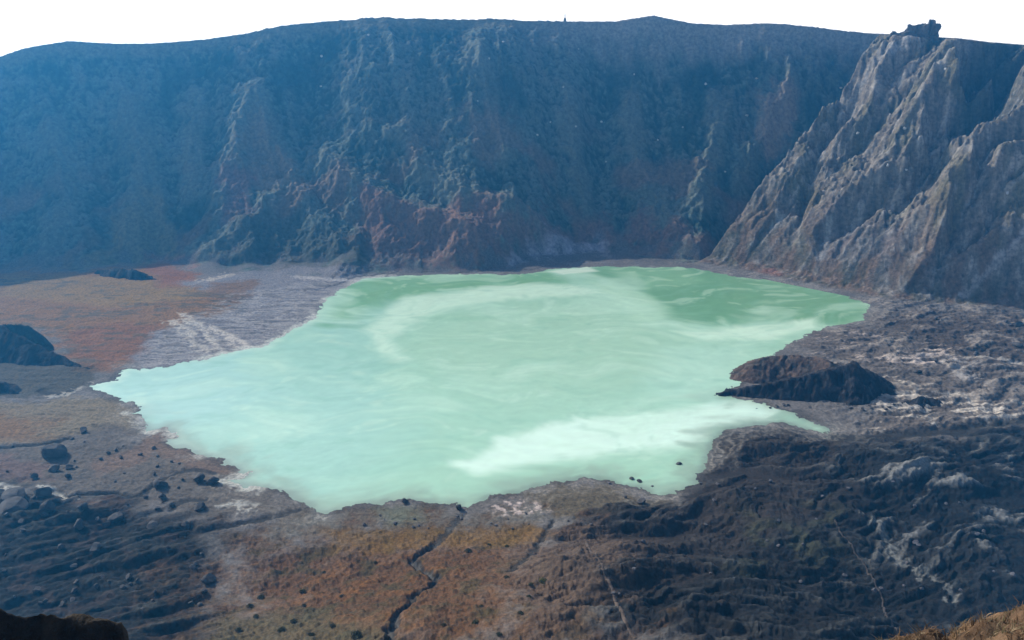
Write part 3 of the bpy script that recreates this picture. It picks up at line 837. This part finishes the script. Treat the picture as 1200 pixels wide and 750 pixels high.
def boulder_mesh(name, seed, mat, blocky=0.5):
    rnd = random.Random(seed)
    bm = bmesh.new()
    bmesh.ops.create_icosphere(bm, subdivisions=3, radius=1.0)
    planes = []
    for k in range(8):
        v = mathutils.Vector((rnd.gauss(0, 1), rnd.gauss(0, 1), rnd.gauss(0, 1))).normalized()
        planes.append((v, rnd.uniform(0.46, 0.74)))
    for v in bm.verts:
        for n, d in planes:
            k = v.co.dot(n)
            if k > d: v.co -= n * (k - d)
        v.co *= 1 + 0.07 * mathutils.noise.noise(v.co * 2.3 + mathutils.Vector((seed, 0, 0))) + 0.04 * mathutils.noise.noise(v.co * 6 + mathutils.Vector((0, seed, 0)))
    me = bpy.data.meshes.new(name); bm.to_mesh(me); bm.free()
    me.materials.append(mat)
    return me
BM_DARK = [boulder_mesh('boulder', 20 + k, M_DARKROCK) for k in range(6)]
BM_GREY = [boulder_mesh('boulder', 40 + k, M_GREYROCK) for k in range(4)]
BM_PALE = [boulder_mesh('boulder', 60 + k, M_PALEROCK) for k in range(3)]

def boulder(px, py, wpx, label, group=None, meshes=BM_DARK, tall=0.8, name='boulder', f=None):
    x, y = hit([px], [py], f or ground)
    x, y = float(x[0]), float(y[0])
    z = float(ground_z(x, y)[0])
    d = math.sqrt(x * x + y * y + (H - z) ** 2)
    s = 0.5 * wpx * d / FPX * 1.18
    o = bpy.data.objects.new(name, random.choice(meshes)); COL.objects.link(o)
    o.location = (x, y, z + s * tall * 0.55)
    o.scale = (s * random.uniform(.9, 1.15), s * random.uniform(.9, 1.1), s * tall)
    o.rotation_euler = (random.uniform(-.25, .25), random.uniform(-.25, .25), random.uniform(0, 6.28))
    tag(o, label, 'boulder', group)
    return o
for a in [
    (65,534,19,'largest square dark boulder standing alone on the left mudflat',None,BM_DARK,1.05),
    (98,507,9,'small dark boulder on grey mud behind the largest square boulder'),
    (62,552,12,'low dark boulder just in front of the largest square boulder',None,BM_DARK,.55),
    (81,549,8,'small dark boulder right of the low one below the square boulder',None,BM_DARK,.6),
    (80,559,7,'smaller dark boulder on mud midway between square boulder and mud channel'),
    (189,571,14,'dark boulder just below the bend of the mud channel',None,BM_DARK,.8),
    (191,586,9,'small dark boulder in front of the one at the channel bend'),
    (233,564,13,'left one of two dark boulders by the white shore streak',None,BM_DARK,.8),
    (250,566,12,'right one of two dark boulders by the white shore streak',None,BM_DARK,.8),
    (234,597,12,'dark boulder on pale mud between the two lower mud channels'),
    (218,620,9,'dark boulder at the inland end of the lower mud channel'),
    (18,583,20,'broad dark boulder at the left edge under a pale streak',None,BM_DARK,.6),
    (16,600,24,'broadest dark boulder in the left pile, lying lowest',None,BM_DARK,.6),
    (50,581,15,'dark boulder at the top of the pile beside the pale streak'),
    (57,601,17,'dark boulder with a lit grey top in front of the pile',None,BM_DARK,.8),
    (41,561,8,'small dark boulder on reddish mud above the boulder pile'),
    (97,597,11,'dark boulder on reddish soil right of the boulder pile'),
    (136,611,13,'dark boulder beside an orange soil patch on the left mud',None,BM_DARK,.9),
    (124,618,9,'smaller dark boulder left of the one by the orange patch'),
    (93,619,12,'dark boulder on the border of mud and left lava'),
    (113,646,11,'dark boulder half sunk in the left lava'),
    (246,683,14,'dark boulder where the left lava meets the brown slope',None,BM_DARK,.7),
    (178,617,12,'flat dark boulder near the lower mud channel',None,BM_DARK,.5),
    (741,563,7,'left one of two dark rocks in the shallows at the near shore'),
    (749,566,6,'right one of two dark rocks in the shallows at the near shore'),
    (795,546,7,'lone dark rock in the milky water off the near right shore'),
    (751,590,10,'dark rock on the near shore below the two shallow-water rocks'),
    (475,590,8,'dark rock at the water line of the near middle shore'),
    (538,598,8,'dark rock at the mouth of the long pale gully',None,BM_DARK,1.1),
    (1075,437,9,'dark boulder on pale crust behind the brown lakeshore mound',None,BM_DARK,.5),
    (1049,371,7,'small dark boulder on the right flats near the green water',None,BM_DARK,.5),
    (1191,383,10,'dark boulder at the right edge under the cliff foot',None,BM_DARK,.7),
    (1192,406,9,'dark boulder at the right edge on the grey flats',None,BM_DARK,.7)]:
    boulder(*a)
sc_rng = random.Random(5)
for k in range(46):
    px = sc_rng.uniform(5, 240); py = sc_rng.uniform(575, 715)
    boulder(px, py, sc_rng.uniform(3, 7), 'small dark boulder scattered on the dark left lava', 'small boulders on the left lava', BM_DARK, sc_rng.uniform(.5, .9))
for k in range(44):
    px = sc_rng.uniform(5, 300); py = sc_rng.uniform(500, 600)
    if px > 150 + (py - 500) * 1.4 or (px > 110 and py < 515): continue
    boulder(px, py, sc_rng.uniform(2, 4.5), 'small dark stone strewn over the grey left mudflat', 'stones on the left mudflat', BM_DARK, sc_rng.uniform(.5, .9))
for k in range(22):
    px = sc_rng.uniform(420, 700); py = sc_rng.uniform(602, 622)
    boulder(px, py, sc_rng.uniform(2, 4), 'small grey stone on the near shore strip above the brown slope', 'stones on the near shore', BM_GREY, sc_rng.uniform(.5, .9))
for k in range(16):
    px = sc_rng.uniform(880, 1070); py = 476 + sc_rng.uniform(0, 8) - 0.00055 * (px - 970) ** 2 * 0.6
    boulder(px, py, sc_rng.uniform(2.5, 5), 'small dark stone fallen at the foot of the right lakeshore mound', 'stones below the lakeshore mound', BM_DARK, sc_rng.uniform(.5, .9))
for k in range(40):
    px = sc_rng.uniform(700, 1195); py = sc_rng.uniform(560, 700)
    boulder(px, py, sc_rng.uniform(3, 6), 'small grey boulder scattered on the dark right lava', 'small boulders on the right lava', BM_GREY, sc_rng.uniform(.5, .9))
for k in range(16):
    px = sc_rng.uniform(1030, 1195); py = sc_rng.uniform(366, 425)
    boulder(px, py, sc_rng.uniform(2.5, 5), 'small grey boulder on the flats below the right cliff', 'small boulders under the right cliff', BM_GREY, sc_rng.uniform(.5, .9))
for px, py, wp in [(660,104,3.2),(630,159,2.6),(675,150,2.8),(705,144,2.6),(771,165,2.4),(645,144,2.4),(743,88,2.2),(678,58,2),(590,50,2.6),(432,43,3),(573,70,3),(377,67,3.4),(376,102,2.6),
                   (827,100,3.2),(887,93,2.8),(875,137,3),(850,202,2.6),(560,120,2),(710,190,2),(800,150,2.2)]:
    boulder(px, py, wp, 'pale boulder lying on the shaded far crater wall', 'pale boulders on the far wall', BM_PALE, .8)
for px, py, wp in [(1100,76,4),(1108,82,3),(1060,153,3.4),(1040,195,4),(1005,158,4),(1062,200,3),(985,60+45,3),(1180,230,4)]:
    boulder(px, py, wp, 'pale boulder caught on the sunlit right cliff', 'pale boulders on the right cliff', BM_PALE, .8)

# ------------------------------------------------------------------ rock pinnacle and posts on the rim
def rim_point(px, r):
    th = float(ray(px, 42)[0]); return r * math.sin(th), r * math.cos(th)
def rock_block(name, dims, loc, seed, parent, mat):
    bm = bmesh.new(); bmesh.ops.create_cube(bm, size=1.0)
    bmesh.ops.subdivide_edges(bm, edges=bm.edges[:], cuts=9, use_grid_fill=True)
    for v in bm.verts:
        v.co = mathutils.Vector((v.co.x * dims[0], v.co.y * dims[1], v.co.z * dims[2]))
        n = mathutils.noise.noise_vector(v.co * 0.35 + mathutils.Vector((seed, seed, 0)))
        n2 = mathutils.noise.noise_vector(v.co * 0.9 + mathutils.Vector((0, seed, 0)))
        v.co += mathutils.noise.noise_vector(v.co * 0.16 + mathutils.Vector((seed, 2, 0))) * 2.0 + n * 1.2 + n2 * 0.7 + mathutils.noise.noise_vector(v.co * 2.1) * 0.35
        tpr = 1 - 0.30 * max(0, v.co.z / dims[2]); v.co.x *= tpr
    me = bpy.data.meshes.new(name); bm.to_mesh(me); bm.free(); me.materials.append(mat)
    o = bpy.data.objects.new(name, me); COL.objects.link(o); o.parent = parent; o.location = loc
    return o
th_p, m_p = ray(1080, 42)
rp = 875.0
xp, yp = rp * math.sin(th_p), rp * math.cos(th_p)
zp = float(ground_z(xp, yp)[0])
for rtry in np.arange(820, 1060, 4.0):
    zz = float(ground_z(rtry * math.sin(th_p), rtry * math.cos(th_p))[0])
    if zz > H + rtry * float(m_p) - 2.5:
        rp, zp = float(rtry) + 6, zz; break
xp, yp = rp * math.sin(th_p), rp * math.cos(th_p)
u = math.hypot(rp, 1) / FPX      # metres per photograph pixel there
pin = empty('rock_pinnacle', (xp, yp, zp - 2.5))
pin.rotation_euler = (0, 0, -float(th_p)); bpy.context.view_layer.update()
tag(pin, 'dark blocky rock pinnacle with a narrow spire on the right rim', 'rock pinnacle')
M_PIN = mat_rock('pinnacle_rock', (0.045, 0.048, 0.050), (0.11, 0.105, 0.10), 0.25)
rock_block('block', (22 * u, 9, 17 * u), (-4 * u, 0, 7 * u), 3, pin, M_PIN)
rock_block('shoulder', (8 * u, 8, 17 * u), (12 * u, 1, 7 * u), 5, pin, M_PIN)
rock_block('spire', (5.5 * u, 5, 13 * u), (7.5 * u, 0, 12.5 * u), 8, pin, M_PIN)
rock_block('foot', (20 * u, 8, 12 * u), (-20 * u, 1, 2 * u), 12, pin, M_PIN)

M_POST = mat_rock('weathered_post', (0.10, 0.11, 0.10), (0.20, 0.20, 0.18), 2.0)
def post(px, h, rad, label, cairn):
    th, _ = ray(px, 25)
    th = float(th)
    rr = np.arange(900, 1080, 1.0)
    zz = ground_z(rr * math.sin(th), rr * math.cos(th))
    k = int(np.argmax((zz - H) / rr))
    x, y, z = rr[k] * math.sin(th), rr[k] * math.cos(th), float(zz[k])
    e = empty('marker_post', (x, y, z)); tag(e, label, 'post')
    def rod(name, r1, r2, z0, z1):
        bm = bmesh.new(); bmesh.ops.create_cone(bm, cap_ends=True, segments=10, radius1=r1, radius2=r2, depth=z1 - z0)
        for v in bm.verts: v.co.z += (z0 + z1) / 2
        me = bpy.data.meshes.new(name); bm.to_mesh(me); bm.free(); me.materials.append(M_POST)
        o = bpy.data.objects.new(name, me); COL.objects.link(o); o.parent = e
    rod('shaft', rad, rad * 0.7, -0.6, h)
    rod('base', rad * 3.2, rad * 2.2, -0.6, cairn)
post(662, 7.5, 0.55, 'short thick dark post on the middle of the far rim', 3.0)
post(676, 15, 0.16, 'tall thin pale mast right of the short post on the rim', 0.6)
post(1048, 8, 0.16, 'thin mast on the rim left of the rock pinnacle', 0.5)

# ------------------------------------------------------------------ footpaths worn down the near slope
def ribbon(name, px_pts, half, c, wob=1.0):
    p = np.array(_trace(px_pts, ground)); seg = np.hypot(*np.diff(p, axis=0).T); L = np.concatenate([[0], np.cumsum(seg)])
    s = np.arange(0, L[-1], 1.0)
    x = np.interp(s, L, p[:, 0]); y = np.interp(s, L, p[:, 1])
    x = x + wob * fbm(s / 12, s * 0, 3, 401); y = y + wob * fbm(s / 12, s * 0 + 5, 3, 405)
    tx = np.gradient(x); ty = np.gradient(y); l = np.hypot(tx, ty)
    nx, ny = -ty / l, tx / l
    rows = []
    for k in np.linspace(-1, 1, 5):
        hw = half * (1 + 0.45 * fbm(s / 5, s * 0 + k * 0.2, 2, 409))
        xx = x + nx * k * hw; yy = y + ny * k * hw
        rows.append(np.stack([xx, yy, ground_z(xx, yy) + 0.30 - 0.5 * abs(k) ** 3], -1))
    co = np.stack(rows, 1).reshape(-1, 3)
    n = len(s); idx = np.arange(n * 5).reshape(n, 5)
    q = np.stack([idx[:-1, :-1], idx[:-1, 1:], idx[1:, 1:], idx[1:, :-1]], -1).reshape(-1, 4)
    col = np.empty((len(co), 3), np.float32); col[...] = c
    col *= (1 + 0.5 * fbm(co[:, 0] / 4, co[:, 1] / 4, 3, 413))[:, None].astype(np.float32)
    o = make_mesh(name, co, q, M_FLOOR, col); tag(o, kind='structure')
ribbon('path', [(979,608),(985,625),(1000,645),(1012,662),(1024,682),(1036,705),(1044,728),(1051,748),(1056,768)], 0.5, (0.055, 0.047, 0.041))
ribbon('path', [(688,636),(698,650),(708,668),(718,690),(728,715),(738,742),(744,768)], 0.75, (0.085, 0.066, 0.053))

# ------------------------------------------------------------------ shrubs on the brown slope
def mat_leaf(name, c1, c2):
    m, nt, b = mat_base(name)
    oi = nt.nodes.new('ShaderNodeTexCoord'); no = nt.nodes.new('ShaderNodeTexNoise'); no.inputs['Scale'].default_value = 3.0
    nt.links.new(oi.outputs['Object'], no.inputs['Vector'])
    cr = nt.nodes.new('ShaderNodeValToRGB'); cr.color_ramp.elements[0].color = (*c1, 1); cr.color_ramp.elements[1].color = (*c2, 1)
    cr.color_ramp.elements[0].position = .35; cr.color_ramp.elements[1].position = .65
    nt.links.new(no.outputs['Fac'], cr.inputs[0]); nt.links.new(cr.outputs[0], b.inputs['Base Color'])
    b.inputs['Roughness'].default_value = 0.8; b.inputs['Specular IOR Level'].default_value = 0.2
    return m
M_LEAF = mat_leaf('shrub_leaf', (0.022, 0.030, 0.014), (0.060, 0.066, 0.028))
M_LEAFY = mat_leaf('yellow_leaf', (0.06, 0.07, 0.018), (0.15, 0.14, 0.035))
M_STEM = mat_rock('shrub_stem', (0.05, 0.035, 0.025), (0.09, 0.07, 0.05), 4)
def shrub_meshes(seed, leafmat):
    rnd = random.Random(seed)
    v = []; f = []
    for k in range(420):
        d = mathutils.Vector((rnd.gauss(0, 1), rnd.gauss(0, 1), abs(rnd.gauss(0, .8)))).normalized() * (rnd.random() ** .4)
        c = mathutils.Vector((d.x * .95, d.y * .95, d.z * .8 + .12))
        c *= 1 + .35 * mathutils.noise.noise(c * 2 + mathutils.Vector((seed, 0, 0)))
        a = mathutils.Vector((rnd.gauss(0, 1), rnd.gauss(0, 1), rnd.gauss(0, 1))).normalized() * .13
        b = a.cross(mathutils.Vector((rnd.gauss(0, 1), rnd.gauss(0, 1), rnd.gauss(0, 1)))).normalized() * .07
        n = len(v); v += [c - a, c + b, c + a, c - b]; f.append((n, n + 1, n + 2, n + 3))
    fo = bpy.data.meshes.new('foliage'); fo.from_pydata(v, [], f); fo.materials.append(leafmat)
    bm = bmesh.new()
    for k in range(5):
        an = k * 1.256 + rnd.random()
        e = mathutils.Vector((math.cos(an) * .45, math.sin(an) * .45, .6)); st = mathutils.Vector((0, 0, -.15))
        r = bmesh.ops.create_cone(bm, segments=5, radius1=.05, radius2=.015, depth=(e - st).length)
        q = (e - st).to_track_quat('Z', 'Y')
        for vv in r['verts']: vv.co = q @ vv.co + (e + st) / 2
    stm = bpy.data.meshes.new('stem'); bm.to_mesh(stm); bm.free(); stm.materials.append(M_STEM)
    return fo, stm
SH = [shrub_meshes(71, M_LEAF), shrub_meshes(73, M_LEAF)]
SHY = shrub_meshes(77, M_LEAFY)
def shrub(px, py, wpx, label, group=None, m=None):
    x, y = hit([px], [py], ground); x, y = float(x[0]), float(y[0]); z = float(ground_z(x, y)[0])
    s = 0.5 * wpx * math.sqrt(x * x + y * y + (H - z) ** 2) / FPX
    e = empty('shrub', (x, y, z - .1)); e.scale = (s, s, s * .9); e.rotation_euler = (0, 0, random.uniform(0, 6.28))
    tag(e, label, 'shrub', group)
    for nm, me in zip(('foliage', 'stem'), m or random.choice(SH)):
        o = bpy.data.objects.new(nm, me); COL.objects.link(o); o.parent = e
shrub(549,647,9,'rounded dark green shrub at the top of the brown slope, right of the gully')
shrub(636,683,11,'yellow green shrub on the right part of the brown slope',None,SHY)
shrub(622,686,7,'small dark shrub beside the yellow green shrub')
shrub(557,731,10,'dark shrub low on the brown slope right of the gully bed')
shrub(418,746,14,'wide dark shrub at the foot of the picture left of the gully')
for px, py, wp in [(594,677,7),(573,639,6),(594,641,6),(564,711,6),(355,695,9),(293,711,8),(344,729,9),(306,701,9),(356,711,6),(300,724,7),(400,700,5),(440,660,5),(390,735,8),(330,740,10),(610,720,7),(380,672,5),(620,700,6),(520,735,6),(585,745,8),(280,740,8),(365,745,8)]:
    shrub(px, py, wp, 'small dark shrub dotted over the brown slope', 'small shrubs on the brown slope')

# ------------------------------------------------------------------ the crater's near lip: a grassy bank and a dark ledge close to the viewer
def lip(name, crest_px, rc, inner, mat, colf, seed, rough):
    a = np.array(crest_px, float)
    tp, mp = ray(a[:, 0], a[:, 1])
    TH_ = np.linspace(tp.min(), tp.max(), 640); R_ = np.linspace(rc * .45, rc * 1.45, 320)
    tg, rg = np.meshgrid(TH_, R_); x = rg * np.sin(tg); y = rg * np.cos(tg)
    n = fbm(x / 2.2, y / 2.2, 5, seed, .55)
    zc = H + rc * np.interp(tg, tp, mp)
    d = rg - rc - 1.2 * fbm(x / 3, y / 3, 3, seed + 4)
    z = zc - np.where(d < 0, inner * -d, 1.25 * d) + rough * n
    z = smin(z, zc + 0.05 + rough * n, 0.5)
    idx = np.arange(x.size).reshape(x.shape)
    q = np.stack([idx[:-1, :-1], idx[1:, :-1], idx[1:, 1:], idx[:-1, 1:]], -1).reshape(-1, 4)[:, ::-1]
    o = make_mesh(name, np.stack([x, y, z], -1).reshape(-1, 3), q[:, ::-1], mat, colf(x, y, n).reshape(-1, 3))
    return o, x, y, z, rg
def col_bank(x, y, n):
    C = np.empty(x.shape + (3,), np.float32); C[...] = (0.095, 0.058, 0.034)
    m = sst(0, .4, n)[..., None]; C = C * (1 - m) + np.array((0.14, 0.09, 0.052), np.float32) * m
    m = sst(.1, .5, -n)[..., None]; C = C * (1 - m) + np.array((0.04, 0.026, 0.016), np.float32) * m
    return C
def col_ledge(x, y, n):
    C = np.empty(x.shape + (3,), np.float32); C[...] = (0.014, 0.012, 0.011)
    m = sst(.1, .5, n)[..., None]; C = C * (1 - m) + np.array((0.035, 0.028, 0.02), np.float32) * m
    return C
bank, bx_, by_, bz_, br_ = lip('bank', [(985,775),(1015,757),(1050,749),(1080,742),(1110,738),(1135,726),(1160,716),(1180,706),(1200,698),(1260,690),(1350,690),(1500,700),(1750,740),(2100,850)], 26.0, 0.10, mat_ground('bank_soil', 3.0, .35, .5), col_bank, 431, 0.55)
tag(bank, kind='structure')
ledge, *_ = lip('rock_ledge', [(-800,760),(-500,710),(-300,690),(-140,690),(-60,700),(0,712),(22,716),(40,724),(75,728),(104,729),(125,725),(142,729),(150,742),(156,775)], 32.0, 2.2, mat_ground('ledge_rock', 3.0, .35, .6), col_ledge, 441, 0.5)
tag(ledge, 'black rock ledge in the near left foreground', 'ledge')

def dry_grass():
    rnd = random.Random(9)
    v = []; f = []; c = []
    ok = np.argwhere((br_ > 17) & (br_ < 29))
    dens = fbm(bx_ / 1.6, by_ / 1.6, 2, 451)
    for k in range(5000):
        i, j = ok[rnd.randrange(len(ok))]
        if dens[i, j] < rnd.uniform(-.35, .35): continue
        x0, y0, z0 = bx_[i, j], by_[i, j], bz_[i, j]
        tone = rnd.choice([(0.15, 0.095, 0.05), (0.12, 0.072, 0.04), (0.10, 0.085, 0.042), (0.19, 0.145, 0.09), (0.045, 0.032, 0.02)])
        for b in range(7):
            an = rnd.uniform(0, 6.283); h = rnd.uniform(.12, .34); ln = rnd.uniform(.08, .35); wd = rnd.uniform(.008, .018)
            xb = x0 + rnd.gauss(0, .07); yb = y0 + rnd.gauss(0, .07)
            dx, dy = math.cos(an), math.sin(an)
            n = len(v)
            for tt, ww in ((0, 1), (.5, .8), (1, .15)):
                px = xb + dx * ln * tt * tt; py = yb + dy * ln * tt * tt; pz = z0 - .05 + h * tt * (1 - .25 * tt)
                v += [(px - dy * wd * ww, py + dx * wd * ww, pz), (px + dy * wd * ww, py - dx * wd * ww, pz)]
                c += [tone, tone]
            f += [(n, n + 1, n + 3, n + 2), (n + 2, n + 3, n + 5, n + 4)]
    o = make_mesh('dry_grass', np.array(v), np.array(f), mat_ground('dry_grass_blade', 5, .25, .0, .8), np.array(c, np.float32))
    tag(o, kind='stuff')
dry_grass()
